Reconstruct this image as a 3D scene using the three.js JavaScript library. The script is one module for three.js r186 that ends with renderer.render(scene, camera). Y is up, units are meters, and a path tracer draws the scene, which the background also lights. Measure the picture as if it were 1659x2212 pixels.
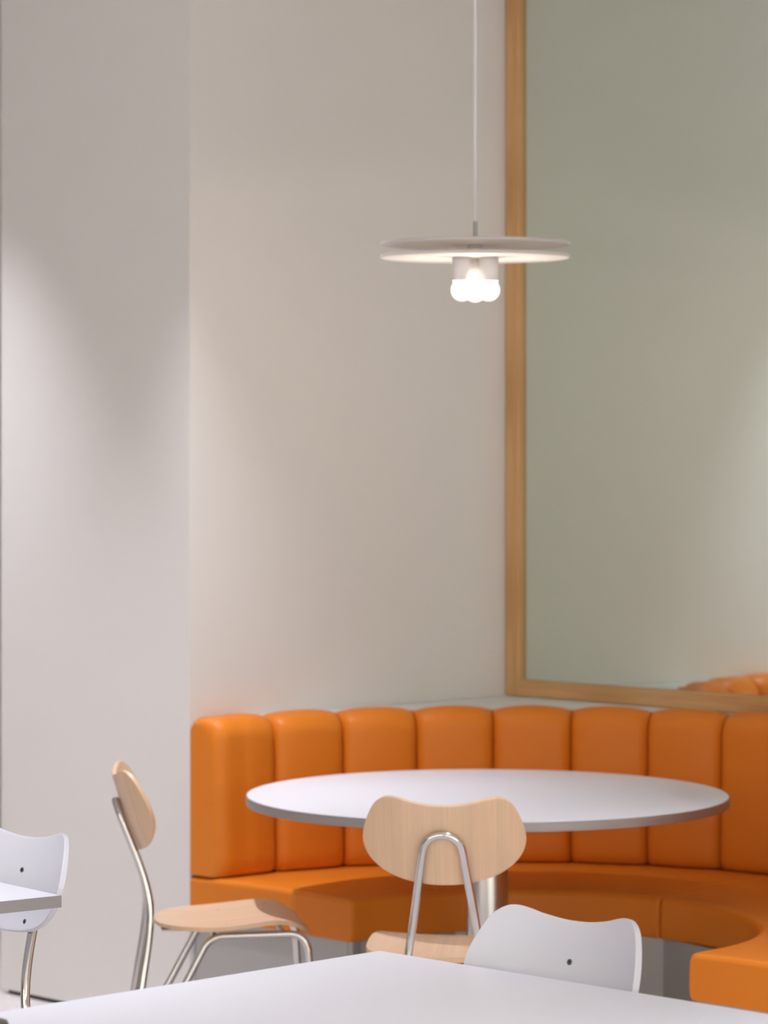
import * as THREE from 'three';
import { mergeGeometries } from 'three/addons/utils/BufferGeometryUtils.js';
import { RectAreaLightUniformsLib } from 'three/addons/lights/RectAreaLightUniformsLib.js';
import { RoundedBoxGeometry } from 'three/addons/geometries/RoundedBoxGeometry.js';

// ---------------------------------------------------------------- camera, light, exposure
// Room axes: origin at the floor in the corner behind the booth; x runs along the mirror wall, z into the room.
const scene = new THREE.Scene();
scene.background = new THREE.Color(0x000000);
const F = 6531.3, W = 1659, H = 2212, HORIZON = 996.15;
const camera = new THREE.PerspectiveCamera(2 * Math.atan(H / 2 / F) * 180 / Math.PI, W / H, 0.1, 60);
camera.position.set(6.4913, 1.6, 6.7611);
camera.rotation.y = Math.PI / 2 - 0.7636;
camera.setViewOffset(W, H, 0, H / 2 - HORIZON, W, H);      // lens shift: verticals stay vertical
camera.focus = 5.75;
camera.userData.fStop = 5.0;
camera.updateProjectionMatrix();

const renderer = new THREE.WebGLRenderer({ antialias: true });
renderer.toneMapping = THREE.LinearToneMapping;
renderer.toneMappingExposure = 0.475;
renderer.shadowMap.enabled = true;

const CEILING = 3.2;
const DOWNLIGHT = { intensity: 37, angle: 0.58, penumbra: 0.8, color: new THREE.Color().setRGB(.965, .985, 1.11) };
const FILL_LIGHT = { radiance: 3.5, color: new THREE.Color().setRGB(1.0, .975, .88) };   // added fill from glowing panels at right and behind the camera
const BULB = { intensity: 0.18, color: new THREE.Color().setRGB(1.0, 0.87, 0.68) };

// ---------------------------------------------------------------- helpers
let seed = 7;
function rnd() { seed = (seed * 1664525 + 1013904223) >>> 0; return seed / 4294967296; }
const taken = {};
function numbered(name) {
  const n = taken[name] = (taken[name] ?? -1) + 1;
  return n ? name + '_' + String(n).padStart(3, '0') : name;
}
function thing(name, label, category, pos = [0, 0, 0], turn = 0, group) {
  const o = new THREE.Group();
  o.name = numbered(name); o.position.set(...pos); o.rotation.y = turn;
  o.userData = { label, category };
  if (group) o.userData.group = group;
  scene.add(o);
  return o;
}
function part(name, geometry, material, parent, label) {
  const m = new THREE.Mesh(Array.isArray(geometry) ? mergeGeometries(geometry.map(plain)) : geometry, material);
  m.name = name; m.castShadow = m.receiveShadow = true;
  if (label) m.userData.label = label;
  parent.add(m);
  return m;
}
function plain(g) {
  const q = g.index ? g.toNonIndexed() : g;
  for (const k of Object.keys(q.attributes)) if (!['position', 'normal', 'uv'].includes(k)) q.deleteAttribute(k);
  return q;
}
function structure(name, geometry, material, label, category) {
  const m = part(name, geometry, material, scene);
  m.userData = { kind: 'structure', label, category };
  return m;
}
function box(x0, x1, y0, y1, z0, z1) {
  const g = new THREE.BoxGeometry(x1 - x0, y1 - y0, z1 - z0);
  const p = g.attributes.position, n = g.attributes.normal, uv = g.attributes.uv;
  g.translate((x0 + x1) / 2, (y0 + y1) / 2, (z0 + z1) / 2);
  for (let i = 0; i < p.count; i++) {                        // uv in metres
    const ax = Math.abs(n.getX(i)), ay = Math.abs(n.getY(i));
    if (ay > .5) uv.setXY(i, p.getX(i), p.getZ(i));
    else if (ax > .5) uv.setXY(i, p.getZ(i), p.getY(i));
    else uv.setXY(i, p.getX(i), p.getY(i));
  }
  return g;
}
const V = (x, y, z) => new THREE.Vector3(x, y, z);
function tube(points, r, seg = 60, rad = 14) {
  return new THREE.TubeGeometry(new THREE.CatmullRomCurve3(points.map(p => V(...p)), false, 'centripetal'), seg, r, rad, false);
}
// a polyline whose corners are rounded by arcs, as bent steel tube is
function bentTube(points, bends, r, rad = 14) {
  const path = new THREE.CurvePath(), P = points.map(p => V(...p));
  let last = P[0];
  for (let i = 1; i < P.length - 1; i++) {
    const a = P[i - 1].clone().sub(P[i]).normalize(), b = P[i + 1].clone().sub(P[i]).normalize();
    const A = P[i].clone().addScaledVector(a, bends[i - 1]), B = P[i].clone().addScaledVector(b, bends[i - 1]);
    path.add(new THREE.LineCurve3(last, A)); path.add(new THREE.QuadraticBezierCurve3(A, P[i], B)); last = B;
  }
  path.add(new THREE.LineCurve3(last, P[P.length - 1]));
  return new THREE.TubeGeometry(path, 110, r, rad, false);
}
function lathe(profile, seg = 64) { return new THREE.LatheGeometry(profile.map(([r, y]) => new THREE.Vector2(r, y)), seg); }

// ---------------------------------------------------------------- textures
function noiseField(w, h, cx, cy) {                          // tiling value noise with cx x cy cells
  const g = Array.from({ length: cx * cy }, rnd), out = new Float32Array(w * h);
  const s = t => t * t * (3 - 2 * t);
  for (let y = 0; y < h; y++) for (let x = 0; x < w; x++) {
    const fx = x / w * cx, fy = y / h * cy, ix = Math.floor(fx), iy = Math.floor(fy), tx = s(fx - ix), ty = s(fy - iy);
    const q = (i, j) => g[((iy + j) % cy) * cx + (ix + i) % cx];
    out[y * w + x] = (q(0, 0) * (1 - tx) + q(1, 0) * tx) * (1 - ty) + (q(0, 1) * (1 - tx) + q(1, 1) * tx) * ty;
  }
  return out;
}
function dataTexture(w, h, fn, srgb) {
  const d = new Uint8Array(w * h * 4);
  for (let i = 0; i < w * h; i++) { const c = fn(i); for (let k = 0; k < 3; k++) d[i * 4 + k] = Math.max(0, Math.min(255, c[k])); d[i * 4 + 3] = 255; }
  const t = new THREE.DataTexture(d, w, h);
  t.wrapS = t.wrapT = THREE.RepeatWrapping; t.magFilter = THREE.LinearFilter; t.minFilter = THREE.LinearMipmapLinearFilter; t.generateMipmaps = true;
  if (srgb) t.colorSpace = THREE.SRGBColorSpace;
  t.needsUpdate = true;
  return t;
}
function woodMap(r, g, b, amp, reddish) {                    // grain runs along v
  const n = 512, f1 = noiseField(n, n, 110, 3), f2 = noiseField(n, n, 26, 2), f3 = noiseField(n, n, 7, 3), f4 = noiseField(n, n, 240, 14);
  const t = dataTexture(n, n, i => {
    const v = (f1[i] - .5) * .7 + (f2[i] - .5) * .9 + (f3[i] - .5) * .8 + (f4[i] - .5) * .4, q = (f2[i] - .5) * reddish;
    return [r + v * amp + q * .2, g + v * amp * 1.05 - q * .5, b + v * amp * 1.1 - q];
  }, true);
  t.repeat.set(2.4, 1.6);
  return t;
}
function grainBump(cells, w, h) {
  const n = 512, f1 = noiseField(n, n, cells, cells), f2 = noiseField(n, n, cells * 2, cells * 2);
  const t = dataTexture(n, n, i => { const v = 128 + (f1[i] - .5) * 150 + (f2[i] - .5) * 90; return [v, v, v]; });
  t.repeat.set(w, h);
  return t;
}
function brushed(lo, hi) {                                   // streaks along u
  const n = 512, f1 = noiseField(n, n, 5, 250), f2 = noiseField(n, n, 40, 160);
  return dataTexture(n, n, i => { const v = lo + (hi - lo) * (f1[i] * .6 + f2[i] * .4); return [v, v, v]; });
}
const leatherBump = grainBump(128, 3, 3);
const wallBump = grainBump(96, 1.2, 1.2);
const brushBump = brushed(60, 200); brushBump.repeat.set(2, 8);
const floorMap = (() => {
  const n = 512, f1 = noiseField(n, n, 160, 160), f2 = noiseField(n, n, 12, 12);
  const t = dataTexture(n, n, i => { const v = (f1[i] - .5) * 16 + (f2[i] - .5) * 8; return [214 + v, 207 + v, 204 + v]; }, true);
  t.repeat.set(.8, .8); return t;
})();

// ---------------------------------------------------------------- materials
const lin = (r, g, b) => new THREE.Color().setRGB(r, g, b);
const std = o => new THREE.MeshStandardMaterial(o);
const M = {
  wall: std({ color: lin(.765, .735, .70), roughness: .75, bumpMap: wallBump, bumpScale: .0002 }),
  brown: std({ color: lin(.36, .26, .18), roughness: .6 }),  // unseen wall behind the camera, gives the chrome its dark bands
  ceiling: std({ color: lin(.82, .81, .79), roughness: .9 }),
  floor: std({ map: floorMap, roughness: .45 }),
  gap: std({ color: lin(.09, .085, .08), roughness: .8 }),  // shade inside the base recess, put into the colour
  ledge: std({ color: lin(.80, .79, .77), roughness: .6 }),
  oak: std({ map: woodMap(203, 158, 104, 24, 10), roughness: .5 }),
  mirror: std({ color: lin(.70, .755, .685), metalness: 1, roughness: .03 }),
  leather: new THREE.MeshPhysicalMaterial({ color: lin(.74, .21, .016), roughness: .42, bumpMap: leatherBump, bumpScale: .00025, specularIntensity: .55 }),
  plinth: std({ color: lin(.46, .45, .43), metalness: .45, roughness: .42, bumpMap: brushBump, bumpScale: .0001 }),
  laminate: std({ color: lin(.80, .80, .855), roughness: .38 }),
  edge: std({ color: lin(.40, .385, .375), metalness: .8, roughness: .36, bumpMap: brushBump, bumpScale: .0003 }),
  steel: std({ color: lin(.62, .61, .60), metalness: 1, roughness: .28, bumpMap: brushBump, bumpScale: .0001 }),
  chrome: std({ color: lin(.64, .625, .61), metalness: 1, roughness: .09 }),
  maple: new THREE.MeshPhysicalMaterial({ map: woodMap(226, 192, 158, 9, 6), roughness: .42 }),
  whiteWood: std({ color: lin(.70, .70, .755), roughness: .42 }),
  screw: std({ color: lin(.20, .22, .23), metalness: 1, roughness: .35 }),
  socket: std({ color: lin(.03, .03, .035), roughness: .6 }),
  rubber: std({ color: lin(.03, .03, .03), roughness: .7 }),
  lampWhite: std({ color: lin(.83, .80, .79), roughness: .5 }),
  opal: new THREE.MeshPhysicalMaterial({ color: lin(.86, .83, .81), roughness: .95, transmission: .48, thickness: 0 }),
  cord: std({ color: lin(.80, .78, .82), roughness: .8 }),
  stem: std({ color: lin(.34, .335, .33), metalness: .9, roughness: .4 }),
  globe: std({ color: lin(.9, .88, .84), roughness: .4, emissive: BULB.color.clone().lerp(lin(1, 1, 1), .55), emissiveIntensity: 2.6 }),
  lens: std({ color: lin(.9, .9, .9), roughness: .5, emissive: DOWNLIGHT.color.clone(), emissiveIntensity: 9 }),
  fillGlow: std({ color: lin(.8, .8, .8), roughness: .6, emissive: FILL_LIGHT.color.clone(), emissiveIntensity: 1.5 }),  // glow of the added fill panels
  trim: std({ color: lin(.8, .8, .79), roughness: .5 }),
  darkGrey: std({ color: lin(.09, .088, .075), roughness: .4 }),
};

// ---------------------------------------------------------------- room shell
const DEPTH = 1.30, PIER = .878;                             // booth alcove depth; thickness of the wall end seen at left
structure('floor', box(-4.2, 10.2, -.12, 0, -.2, 11.2), M.floor, 'pale grey floor', 'floor');
structure('ceiling', box(-4.2, 10.2, CEILING, CEILING + .15, -.2, 11.2), M.ceiling, 'white ceiling above the frame', 'ceiling');
structure('wall_back', box(-4.2, 10.2, 0, CEILING, -.2, 0), M.wall, 'off-white wall behind the tall framed mirror', 'wall');
structure('wall_left', box(-PIER, 0, .014, CEILING, 0, DEPTH), M.wall, 'thick off-white wall end beside the orange booth', 'wall');
structure('baseboard_left', box(-PIER + .016, -.016, 0, .014, 0, DEPTH - .016), M.gap, 'shadow gap under the off-white wall end, its shade painted dark', 'baseboard');
structure('wall_far_left', box(-4.2, -4, 0, CEILING, 0, 11), M.wall, 'off-white wall outside the frame at left', 'wall');
structure('wall_right', [box(10, 10.2, 0, .3, 0, 11), box(10, 10.2, 2.9, CEILING, 0, 11), box(10, 10.2, .3, 2.9, 0, 3), box(10, 10.2, .3, 2.9, 10.5, 11)], M.wall, 'off-white wall outside the frame at right', 'wall');
structure('wall_front', [box(-4.2, 10.2, 0, .3, 11, 11.2), box(-4.2, 10.2, 2.9, CEILING, 11, 11.2), box(-4.2, 1.5, .3, 2.9, 11, 11.2), box(9, 10.2, .3, 2.9, 11, 11.2)], M.brown, 'unseen brown timber wall behind the camera, darkens the chrome reflections', 'wall');
structure('window_1', box(10.06, 10.08, .3, 2.9, 3, 10.5), M.fillGlow, 'added glowing fill panel outside the frame at right', 'window');
structure('window_2', box(1.5, 9, .3, 2.9, 11.06, 11.08), M.fillGlow, 'added glowing fill panel behind the camera', 'window');
RectAreaLightUniformsLib.init();
for (const [pos, aim] of [[[10.04, 1.6, 6.75], [0, 1.6, 6.75]], [[5.25, 1.6, 11.04], [5.25, 1.6, 0]]]) {  // added area lights, fill for the booth and upright faces
  const l = new THREE.RectAreaLight(FILL_LIGHT.color, pos[0] > 10 ? FILL_LIGHT.radiance : FILL_LIGHT.radiance * .55, 7.5, 2.6);
  l.position.set(...pos); l.lookAt(...aim); l.name = 'fill_light'; scene.add(l);
}

// ---------------------------------------------------------------- curved booth
const BC = 1.2457, R_OUT = 1.2425, R_BACK = 1.128, R_SEAT = .582, SEAT_TOP = .44, SEAT_BOTTOM = .328, BACK_TOP = .889, LEDGE = .876;
const STRAIGHT = DEPTH - BC, RAD = Math.PI / 180;
// where the booth's plan runs: angle 0 at the wall end, 180 at the far end, with short straight pieces before and after
function plan(deg, r) {
  if (deg < 0) return [BC - r, BC - deg * RAD];              // before and after the arc one degree stands for its length at radius 1
  if (deg > 180) return [BC + r, BC + (deg - 180) * RAD];
  return [BC - r * Math.cos(deg * RAD), BC - r * Math.sin(deg * RAD)];
}
const END = STRAIGHT / RAD;
function sweep(angles, profileAt) {                          // closed skin with a cap at both ends
  const rows = angles.map(a => profileAt(a).map(([r, y]) => { const [x, z] = plan(a, r); return [x, y, z]; }));
  const n = rows[0].length, pos = [], uv = [], idx = [];
  const prof = profileAt(angles[0]); let len = [0];
  for (let j = 1; j < n; j++) len.push(len[j - 1] + Math.hypot(prof[j][0] - prof[j - 1][0], prof[j][1] - prof[j - 1][1]));
  rows.forEach((row, i) => row.forEach((p, j) => { pos.push(...p); uv.push(angles[i] * RAD * 1.1, len[j]); }));
  for (let i = 0; i < rows.length - 1; i++) for (let j = 0; j < n - 1; j++) {
    const a = i * n + j, b = a + 1, c = a + n, d = c + 1;
    idx.push(a, c, b, b, c, d);
  }
  for (const [row, flip] of [[rows[0], 1], [rows[rows.length - 1], 0]]) {
    const s = pos.length / 3, cen = [0, 1, 2].map(k => row.reduce((t, p) => t + p[k], 0) / n);
    row.forEach(p => { pos.push(...p); uv.push(p[0] + p[2], p[1]); }); pos.push(...cen); uv.push(cen[0] + cen[2], cen[1]);
    for (let j = 0; j < n; j++) { const k = (j + 1) % n; flip ? idx.push(s + n, s + j, s + k) : idx.push(s + n, s + k, s + j); }
  }
  const g = new THREE.BufferGeometry();
  g.setAttribute('position', new THREE.Float32BufferAttribute(pos, 3)); g.setAttribute('uv', new THREE.Float32BufferAttribute(uv, 2));
  g.setIndex(idx); g.computeVertexNormals();
  return g;
}
const range = (a, b, n) => Array.from({ length: n + 1 }, (_, i) => a + (b - a) * i / n);
const eased = (a, b, n) => Array.from({ length: n + 1 }, (_, i) => a + (b - a) * (.5 - .5 * Math.cos(Math.PI * i / n)));
const booth = thing('booth_sofa', 'curved orange leather booth with channelled back below the tall mirror', 'booth sofa');

// back: one padded channel after another
const backSeams = [-END, 8.2];
for (let k = 1; k <= 6; k++) backSeams.push(8.2 + 11.18 * k);
for (let k = 1; k <= 10; k++) backSeams.push(75.28 + (180 + END - 75.28) * k / 10);
function backProfile(front, top) {                           // front face, rolled top, flat rear
  const p = [[front + .012, SEAT_TOP + .004], [front + .003, SEAT_TOP + .012], [front - .002, SEAT_TOP + .03]];
  for (const y of [.5, .58, .66, .74, .80]) p.push([front - .004 + (y - .5) * .03, y]);
  const r = .062, cx = front + .005 + r, cy = top - r;
  for (let k = 0; k <= 9; k++) { const t = Math.PI - Math.PI / 2 * k / 9 - .0; p.push([cx + r * Math.cos(t), cy + r * .98 * Math.sin(t)]); }
  p.push([R_OUT - .012, top - .006], [R_OUT, top - .02], [R_OUT, SEAT_TOP + .004], [front + .012, SEAT_TOP + .004]);
  return p;
}
for (let k = 0; k < backSeams.length - 1; k++) {
  const a0 = backSeams[k], a1 = backSeams[k + 1], last = k === backSeams.length - 2;
  const gap = .05, angles = eased(a0 + (k ? gap : 0), a1 - (last ? 0 : gap), 22);
  part('back_panel', sweep(angles, a => {
    const t = (a - a0) / (a1 - a0);
    const pinch = Math.pow(Math.abs(2 * t - 1), 12) * .62 + Math.pow(2 * t - 1, 2) * .38, arch = Math.pow(2 * t - 1, 2) * .75 + Math.pow(2 * t - 1, 8) * .25;   // 0 in the middle, 1 at the seam
    let seamL = pinch, seamR = pinch, p = t < .5 ? seamL : seamR, front = R_BACK - .016 + .036 * p, top = BACK_TOP + .004 - .017 * arch;
    const e = k === 0 ? (a - a0) * RAD : last ? (a1 - a) * RAD : 1;                     // rounded free end of the sofa back
    if (k === 0 && t < .5 || last && t > .5) { front = R_BACK - .012; top = BACK_TOP; }
    if (e < .045) { const inset = .045 - Math.sqrt(Math.max(0, .045 ** 2 - (.045 - e) ** 2)); front += inset * .8; top -= inset * .55; }
    return backProfile(front, top);
  }), M.leather, booth);
}
// seat cushions, with a seam between them
function seatProfile(inset, drop) {
  const r0 = R_SEAT + inset, r = .02, top = SEAT_TOP - drop, p = [[r0 + .006, SEAT_BOTTOM], [r0, SEAT_BOTTOM + .008], [r0 - .002, .36], [r0 - .002, .39], [r0, top - r]];
  for (let k = 1; k <= 6; k++) { const t = Math.PI - Math.PI / 2 * k / 6; p.push([r0 + r + r * Math.cos(t), top - r + r * Math.sin(t)]); }
  for (const q of [.1, .2, .3, .4, .5]) p.push([r0 + q, top + .004 * Math.sin(Math.PI * q / .6)]);
  p.push([R_OUT, top - .002], [R_OUT, SEAT_BOTTOM], [r0 + .006, SEAT_BOTTOM]);
  return p;
}
const SEAM = 84;
for (const [a0, a1] of [[-END, SEAM], [SEAM, 180 + END]]) {
  const angles = [...eased(a0, a0 + 2.4, 7), ...range(a0 + 2.4, a1 - 2.4, 60).slice(1, -1), ...eased(a1 - 2.4, a1, 7)];
  part('seat_cushion', sweep(angles, a => {
    const free = (a0 < 0 && a < 45) || (a1 > 180 && a > 135), e = Math.min(a - a0, a1 - a) * RAD, r = free ? .013 : .014;
    const inset = e < r ? r - Math.sqrt(Math.max(0, r * r - (r - e) ** 2)) : 0;
    return seatProfile(free ? inset * .4 : inset * 1.1, inset);
  }), M.leather, booth);
}
// plinth: flat panels of brushed metal laminate under the seat
function upright(x0, z0, x1, z1, thick, y0, y1) {            // a flat panel standing between two plan points
  const L = Math.hypot(x1 - x0, z1 - z0), g = box(-L / 2, L / 2, y0, y1, -thick, 0);
  g.rotateY(Math.atan2(-(z1 - z0), x1 - x0)); g.translate((x0 + x1) / 2, 0, (z0 + z1) / 2);
  return g;
}
{
  const cuts = [0, 28, 56, 84, 116, 148, 180], rp = (R_SEAT + .012) / Math.cos(16 * RAD);
  const pts = [[BC - rp + .008, DEPTH - .012], ...cuts.map(c => plan(c, rp)), [BC + rp - .008, DEPTH - .012]];
  for (let i = 0; i < pts.length - 1; i++) {
    const [x0, z0] = pts[i], [x1, z1] = pts[i + 1];
    part('plinth_panel', upright(x1, z1, x0, z0, .016, 0, SEAT_BOTTOM - .001), M.plinth, booth);
  }
  part('plinth_panel', upright(.012, DEPTH - .012, BC - rp + .006, DEPTH - .012, .016, 0, SEAT_BOTTOM - .001), M.plinth, booth);
  part('plinth_panel', upright(BC + rp - .006, DEPTH - .012, 2 * BC - .012, DEPTH - .012, .016, 0, SEAT_BOTTOM - .001), M.plinth, booth);
}
// white ledge filling the corners between the round back and the straight walls
{
  const s = new THREE.Shape();
  s.moveTo(.001, -.001); s.lineTo(.001, -DEPTH); s.lineTo(BC - R_OUT - .0012, -DEPTH); s.lineTo(BC - R_OUT - .0012, -BC);
  for (let a = 3; a <= 177; a += 3) { const [x, z] = plan(a, R_OUT + .0012); s.lineTo(x, -Math.max(z, .002)); }
  s.lineTo(BC + R_OUT + .0012, -BC); s.lineTo(BC + R_OUT + .0012, -DEPTH); s.lineTo(2 * BC + .02, -DEPTH); s.lineTo(2 * BC + .02, -.001); s.closePath();
  const g = new THREE.ExtrudeGeometry(s, { depth: LEDGE, bevelEnabled: false }); g.rotateX(-Math.PI / 2);
  structure('trim_1', g, M.ledge, 'white corner ledge between the round booth back and the mirror', 'ledge');
}

// ---------------------------------------------------------------- tall framed mirror
{
  const t = thing('wall_mirror', 'tall mirror in an oak frame standing on the white ledge behind the booth', 'mirror', [0, LEDGE + .002, 0]);
  const w = 2.47, h = CEILING - LEDGE - .06, f = .056, d = .03;
  const stile = x => { const g = new RoundedBoxGeometry(f, h, d, 2, .002); const uv = g.attributes.uv, p = g.attributes.position; for (let i = 0; i < p.count; i++) uv.setXY(i, p.getX(i) + p.getZ(i), p.getY(i)); g.translate(x, h / 2, d / 2 + .001); return g; };
  const rail = y => { const g = new RoundedBoxGeometry(w - 2 * f - .001, .05, d, 2, .002); const uv = g.attributes.uv, p = g.attributes.position; for (let i = 0; i < p.count; i++) uv.setXY(i, p.getY(i) + p.getZ(i), p.getX(i)); g.translate(w / 2 + .003, y, d / 2 + .001); return g; };
  part('frame_stile', stile(.003 + f / 2), M.oak, t); part('frame_stile', stile(.003 + w - f / 2), M.oak, t);
  part('frame_rail', rail(.025), M.oak, t); part('frame_rail', rail(h - .025), M.oak, t);
  part('mirror_pane', box(.003 + f, .003 + w - f, .05, h - .05, .001, .012), M.mirror, t, 'silvered glass with a faint green tint');
}

// ---------------------------------------------------------------- unseen downlights in the ceiling, placed to light the walls, booth and tables
{
  const lensG = lathe([[0, 0], [.034, 0], [.036, .004], [.036, .012]], 28), trimG = lathe([[.036, .006], [.04, 0], [.05, 0], [.052, .004], [.052, .014], [.036, .014]], 28);
  const spots = [[-2.3, 1.9], [-.96, 1.84], [.46, 1.78], [2.55, 1.8], [4.1, 1.9], [5.45, 1.9], [6.8, 1.9], [8.15, 1.9]];
  for (const [z, row] of [[3.75, [.5, 2.0, 4.4, 5.9, 7.4]], [5.9, [-2.2, -.2, 1.8, 4.6, 6.6, 8.6]], [8.1, [-2.2, -.2, 1.8, 3.8, 5.8, 7.8]]]) for (const x of row) spots.push([x, z]);
  for (const [x, z] of spots) {
    const d = thing('downlight', 'unseen round ceiling downlight above the picture frame, lights the walls and tables', 'downlight', [x, CEILING - .014, z], 0, 'downlights in the ceiling grid');
    part('trim_ring', trimG, M.trim, d); part('lens', lensG, M.lens, d);
    const l = new THREE.SpotLight(DOWNLIGHT.color, DOWNLIGHT.intensity, 0, DOWNLIGHT.angle, DOWNLIGHT.penumbra, 2);
    l.position.set(0, -.006, 0); l.target.position.set(0, -3, 0); l.castShadow = true; l.shadow.radius = 1.7; l.name = 'beam';
    d.add(l, l.target); l.target.name = 'aim';
  }
}

// ---------------------------------------------------------------- pendant lamp
{
  const lampY = 2.012;
  const t = thing('pendant_lamp', 'white pendant lamp with two stacked discs and three glowing globes', 'lamp', [1.0057, lampY, 1.1829]);
  const disc = y => { const g = lathe([[.004, -.003], [.12, -.003], [.232, -.003], [.238, -.0045], [.2445, -.0035], [.246, 0], [.2445, .0035], [.238, .0045], [.232, .003], [.12, .0032], [.004, .0034], [.004, -.003]], 96); g.translate(0, y, 0); return g; };
  part('upper_disc', disc(.150), M.opal, t); part('lower_disc', disc(.117), M.opal, t);
  part('disc_spacer', lathe([[.0, .12], [.018, .12], [.018, .147], [0, .147]], 32), M.lampWhite, t);
  part('stem', lathe([[0, .153], [.0055, .153], [.0055, .206], [.004, .209], [0, .209]], 24), M.stem, t, 'grey metal stem');
  part('cord', tube([[0, .207, 0], [0, .6, 0], [0, CEILING - lampY - .024, 0]], .0046, 8, 12), M.cord, t);
  part('ceiling_rose', lathe([[0, CEILING - lampY - .03], [.045, CEILING - lampY - .03], [.05, CEILING - lampY - .026], [.05, CEILING - lampY - .001], [0, CEILING - lampY - .001]], 40), M.lampWhite, t);
  const view = Math.PI / 2 - .7636;                          // the pair of tubes faces out of the booth
  for (const deg of [-61, 60, 178]) {
    const a = deg * RAD + view, x = .0395 * Math.sin(a), z = .0395 * Math.cos(a);
    const tubeG = lathe([[0, .112], [.0255, .112], [.0255, .054], [.0245, .0525], [0, .0525]], 40); tubeG.translate(x, 0, z);
    part('tube_housing', tubeG, M.lampWhite, t);
    const pr = [[0, .0525], [.0235, .0525]];
    for (let k = 0; k <= 20; k++) { const q = 38 * RAD + (Math.PI / 2 + Math.PI / 2 - 38 * RAD - Math.PI / 2) * 0 + (-90 * RAD - 38 * RAD) * k / 20; pr.push([Math.max(.0001, .0285 * Math.cos(q)), .0295 + .0285 * Math.sin(q)]); }
    const gl = lathe(pr, 40); gl.translate(x, 0, z);
    part('glass_globe', gl, M.globe, t, 'glowing opal glass globe');
    const l = new THREE.PointLight(BULB.color, BULB.intensity, 0, 2); l.position.set(x, .028, z); l.castShadow = true; l.shadow.radius = 1.2; l.name = 'glow'; t.add(l);
  }
  t.rotation.set(.006, 0, -.006);
}

// ---------------------------------------------------------------- tables
function pedestal(t, h, colR, baseG) {
  part('column', lathe([[0, .016], [colR, .016], [colR, h - .03], [0, h - .03]], 48), M.steel, t, 'brushed steel column');
  part('base_plate', baseG, M.steel, t);
  part('mounting_plate', lathe([[0, h - .03], [.16, h - .03], [.16, h - .0245], [0, h - .0245]], 40), M.steel, t);
}
{
  const r = .6239, h = .74, th = .024;
  const t = thing('round_table', 'large round white table with a grey metal edge inside the orange booth', 'table', [1.0266, 0, 1.1601]);
  part('tabletop', lathe([[0, h - th], [r - .003, h - th], [r - .003, h - .0003], [r - .0035, h], [0, h]], 128), M.laminate, t);
  const band = lathe([[r - .0028, h - th], [r - .001, h - th], [r, h - th + .001], [r, h - .0015], [r - .001, h - .0005], [r - .0028, h - .0005]], 128);
  part('edge_band', band, M.edge, t, 'brushed metal edge');
  pedestal(t, h, .055, lathe([[0, 0], [.30, 0], [.30, .010], [.295, .016], [0, .016]], 64));
}
function rectTable(label, corner, turn, lx, lz, px, pz) {            // corner: the table's corner nearest the booth, sides run towards +x and +z
  const h = .74, th = .024, t = thing('cafe_table', label, 'table', [corner[0], 0, corner[1]], turn);
  const e = .0022;
  part('tabletop', box(e, lx - e, h - th, h, e, lz - e), M.laminate, t);
  const s = new THREE.Shape([[0, 0], [lx, 0], [lx, lz], [0, lz]].map(p => new THREE.Vector2(p[0], -p[1])));
  s.holes.push(new THREE.Path([[e, e], [lx - e, e], [lx - e, lz - e], [e, lz - e]].map(p => new THREE.Vector2(p[0], -p[1]))));
  const g = new THREE.ExtrudeGeometry(s, { depth: th - .0004, bevelEnabled: false }); g.rotateX(-Math.PI / 2); g.translate(0, h - th, 0);
  part('edge_band', g, M.edge, t, 'brushed metal edge');
  const base = new RoundedBoxGeometry(.46, .016, .46, 2, .004); base.translate(0, .008, 0);
  const p = new THREE.Group(); p.name = 'pedestal'; p.position.set(px, 0, pz); t.add(p);
  pedestal(p, h, .038, base);
  return t;
}
rectTable('white rectangular table filling the bottom foreground, its far corner pointing at the booth', [2.6472, 3.0917], .0194, 1.2, 1.25, .62, .76);
rectTable('white table with a grey metal edge cut off by the left edge of the picture', [1.7233 - 1.2 * Math.cos(.1084), 3.0808 - 1.2 * Math.sin(.1084)], -.1084, 1.2, .75, .42, .42);

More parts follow.
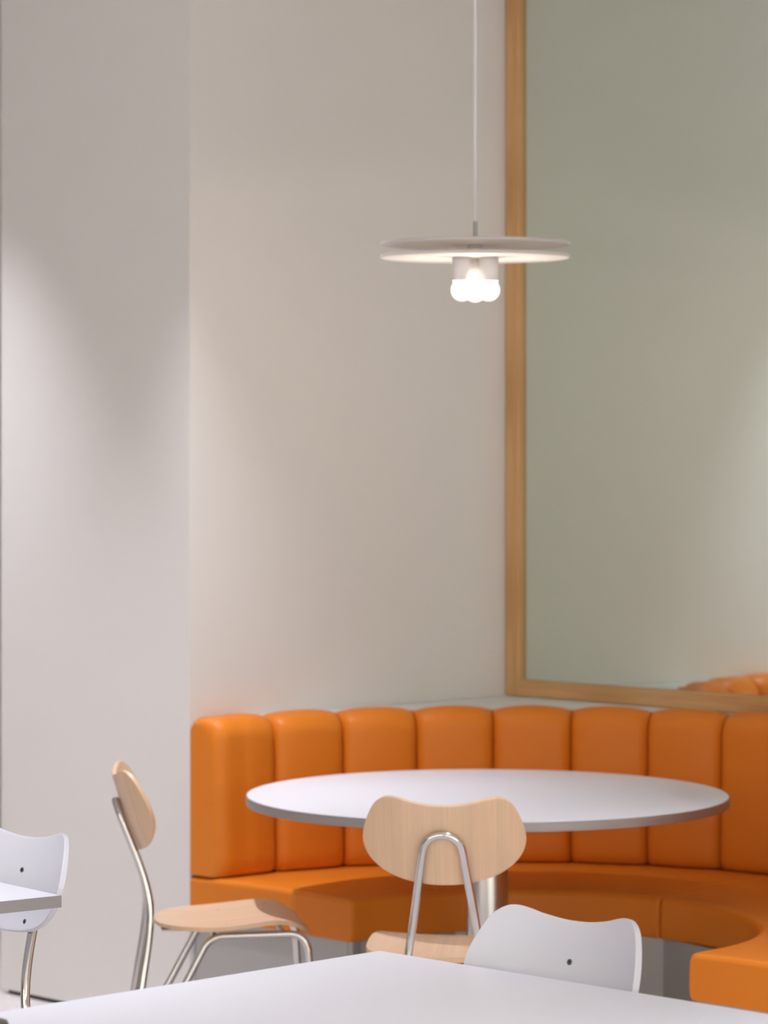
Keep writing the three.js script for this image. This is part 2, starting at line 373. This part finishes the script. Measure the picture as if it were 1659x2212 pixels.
// ---------------------------------------------------------------- chairs
// a thin bent-plywood shell: columns at u, between lo(u) and hi(u), bent by at(u, v, offset along the sheet's normal)
function shell(us, lo, hi, nv, thick, at, uvAt) {
  const pos = [], uv = [], idx = [], nu = us.length, m = nv + 1;
  const vs = Array.from({ length: m }, (_, j) => .5 - .5 * Math.cos(Math.PI * j / nv));
  const border = (i, j) => i === 0 || i === nu - 1 || j === 0 || j === nv;
  const put = (u, v, s) => { pos.push(...at(u, v, s)); uv.push(...(uvAt ? uvAt(u, v) : [u, v])); };
  for (const side of [1, -1]) {
    const base = pos.length / 3;
    for (let i = 0; i < nu; i++) for (let j = 0; j < m; j++) {
      const u = us[i], v = lo(u) + (hi(u) - lo(u)) * vs[j];
      put(u, v, side * thick / 2 * (border(i, j) ? .72 : 1));
    }
    for (let i = 0; i < nu - 1; i++) for (let j = 0; j < nv; j++) {
      const a = base + i * m + j, b = a + 1, c = a + m, d = c + 1;
      side > 0 ? idx.push(a, c, b, b, c, d) : idx.push(a, b, c, b, d, c);
    }
  }
  const ring = [];
  for (let i = 0; i < nu; i++) ring.push([us[i], hi(us[i])]);
  for (let i = nu - 1; i >= 0; i--) ring.push([us[i], lo(us[i])]);
  const base = pos.length / 3, n = ring.length;
  for (const [u, v] of ring) { put(u, v, thick / 2 * .72); put(u, v, -thick / 2 * .72); }
  for (let i = 0; i < n; i++) { const k = (i + 1) % n; idx.push(base + 2 * i, base + 2 * i + 1, base + 2 * k, base + 2 * k, base + 2 * i + 1, base + 2 * k + 1); }
  const g = new THREE.BufferGeometry();
  g.setAttribute('position', new THREE.Float32BufferAttribute(pos, 3)); g.setAttribute('uv', new THREE.Float32BufferAttribute(uv, 2));
  g.setIndex(idx); g.computeVertexNormals();
  return g;
}
function curveAt(table) {                                    // smooth interpolation of [x, y] pairs
  const c = new THREE.SplineCurve(table.map(p => new THREE.Vector2(...p))).getPoints(240);
  return x => {
    for (let i = 1; i < c.length; i++) if (c[i].x >= x) { const a = c[i - 1], b = c[i]; return a.y + (b.y - a.y) * (b.x === a.x ? 0 : Math.max(0, Math.min(1, (x - a.x) / (b.x - a.x)))); }
    return c[c.length - 1].y;
  };
}
const unit = .0003152, HALF = 586 * unit, wide = k => k * unit, high = y => .838 - (y - 408) * unit;
const backHi = curveAt([[0, 468], [70, 466], [140, 458], [230, 442], [310, 420], [385, 408], [440, 419], [490, 455], [530, 520], [562, 600], [580, 670], [586, 725]].map(([a, b]) => [wide(a), high(b)]));
const backLo = curveAt([[0, 1062], [100, 1058], [200, 1045], [310, 1018], [410, 976], [480, 928], [535, 870], [568, 810], [582, 760], [586, 725]].map(([a, b]) => [wide(a), high(b)]));
// side profile of the back tube: how far behind the seat's rear edge its centre stands at each height
const spine = curveAt([[.0, -.272], [.12, -.256], [.286, -.231], [.40, -.213], [.47, -.2065], [.52, -.2095], [.575, -.2235], [.63, -.243], [.70, -.271], [.76, -.2905], [.84, -.314]]);
const TUBE = .0098;
function backPoint(u, y, s) {                                // the plywood curves round the sitter
  const zc = spine(y) + TUBE + .006, wrap = 1.55 * u * u + 6 * Math.pow(Math.abs(u), 4), slope = 3.1 * u + 24 * u * u * u, q = Math.hypot(1, slope, .33);
  return [u - slope / q * s, y + .33 / q * s, zc + wrap + s / q];
}
const backUs = Array.from({ length: 61 }, (_, i) => HALF * .9999 * Math.sin(Math.PI / 2 * (i / 30 - 1)));
const backGeometry = shell(backUs, u => backLo(Math.abs(u)), u => backHi(Math.abs(u)), 18, .0115, backPoint, (u, v) => [u, v]);

const SEAT_HALF = .197;
const seatFront = u => -.02 + .215 * Math.pow(Math.max(0, 1 - Math.pow(Math.abs(u) / SEAT_HALF, 3.6)), 1 / 2.6);
const seatRear = u => -.02 - .172 * Math.pow(Math.max(0, 1 - Math.pow(Math.abs(u) / SEAT_HALF, 2.5)), 1 / 2.1);
const seatY = curveAt([[-.2, .4555], [-.14, .4505], [-.06, .4475], [.02, .4535], [.08, .4605], [.125, .4595], [.16, .4475], [.185, .4305], [.2, .4165]]);
const seatGeometry = shell(Array.from({ length: 61 }, (_, i) => SEAT_HALF * .9995 * Math.sin(Math.PI / 2 * (i / 30 - 1))), seatRear, seatFront, 30, .011,
  (u, v, s) => [u, seatY(v) + .25 * u * u - .004 - s, v], (u, v) => [u, v]);

function makeChair(label, wood, pos, turn) {
  const t = thing('cafe_chair', label, 'chair', pos, turn);
  const back = part('backrest', backGeometry, wood, t), seat = part('seat', seatGeometry, wood, t);
  // back tube: rear leg, up behind the backrest, round and down again
  const pts = [];
  const half = y => y < .47 ? .083 + (.47 - y) * .14 : .083 - (y - .47) * .155;
  for (const y of [.012, .12, .22, .32, .40, .45, .50, .55, .60, .65, .69, .71]) pts.push([-half(y), y, spine(y)]);
  const arc = []; for (let k = 1; k <= 7; k++) { const q = Math.PI * k / 8, y = .712 + .040 * Math.sin(q); arc.push([-.0445 * Math.cos(q), y, spine(y)]); }
  const path = [...pts, ...arc, ...pts.slice().reverse().map(p => [-p[0], p[1], p[2]])];
  part('back_frame', tube(path, TUBE, 170, 16), M.chrome, t, 'bent chrome tube carrying the backrest');
  // side frames: front leg, bend under the seat, stay down to the rear leg
  for (const s of [-1, 1]) {
    const x = .142 * s;
    part('side_frame', bentTube([[.165 * s, .012, .205], [x, .4315, .178], [.128 * s, .4265, -.062], [(half(.13) + .012) * s, .10, -.236], [half(.1) * s, .095, -.258]], [.05, .035, .04], .0093), M.chrome, t);
    for (const [fx, fz] of [[.165 * s, .205], [half(.012) * s, spine(.012)]]) {
      const foot = lathe([[0, 0], [.0115, 0], [.0125, .003], [.0125, .022], [.0095, .025], [0, .025]], 20); foot.translate(fx, 0, fz);
      part('rubber_foot', foot, M.rubber, t);
    }
  }
  for (const [x, y, z] of [[.128, .4262, -.05], [.139, .43, .12]]) part('cross_bar', tube([[-x, y, z], [0, y, z], [x, y, z]], .008, 6, 12), M.chrome, t);
  part('seat_bracket', box(-.083, .083, .434, .4385, -.178, -.1), M.chrome, t);
  // screws through the backrest into the tube
  const screwG = lathe([[0, .0008], [.0016, .0009], [.0042, .0017], [.0052, .0008], [.0054, 0], [0, 0]], 20), socketG = new THREE.CylinderGeometry(.0024, .0024, .0013, 6);
  for (const [u, y] of [[0, .752], [-half(.655), .655], [half(.655), .655]]) {
    const a = V(...backPoint(u, y, .0115 / 2)), b = V(...backPoint(u, y, .02)), n = b.clone().sub(a).normalize();
    const sc = part('screw', screwG, M.screw, back, 'small steel screw head'); sc.position.copy(a); sc.quaternion.setFromUnitVectors(V(0, 1, 0), n);
    const so = part('socket', socketG, M.socket, back); so.position.copy(a).addScaledVector(n, .0012); so.quaternion.copy(sc.quaternion);
  }
  for (const [u, v] of [[-.125, -.02], [.125, -.02], [-.137, .1], [.137, .1]]) {
    const sc = part('screw', screwG, M.screw, seat, 'small steel screw head'); sc.position.set(u, seatY(v) + .25 * u * u - .004 + .0048, v); sc.scale.set(.6, .6, .6);
  }
  return t;
}
makeChair('pale maple chair seen from behind, in front of the round table', M.maple, [1.4394, 0, 1.7074], -2.4217);
makeChair('pale maple chair seen from the side by the bare wall, tucked under the round table', M.maple, [.7345, 0, 1.7843], 2.5176);
makeChair('white chair behind the right side of the large foreground table', M.whiteWood, [3.0379, 0, 3.2682], .0742);
makeChair('white chair at the left picture edge behind the cut-off table', M.whiteWood, [1.4699, 0, 3.2387], .0742);

// ---------------------------------------------------------------- dark rounded thing on the foreground table
{
  const t = thing('dark_object', 'dark grey rounded object at the bottom left edge of the foreground table', 'tabletop_object', [2.822, .7405, 4.072]);
  part('object_body', lathe([[0, 0], [.022, 0], [.032, .006], [.036, .016], [.033, .024], [.02, .028], [0, .029]], 36), M.darkGrey, t);  // unidentified dark shape, built as a low rounded form
}

scene.updateMatrixWorld(true);
renderer.render(scene, camera);
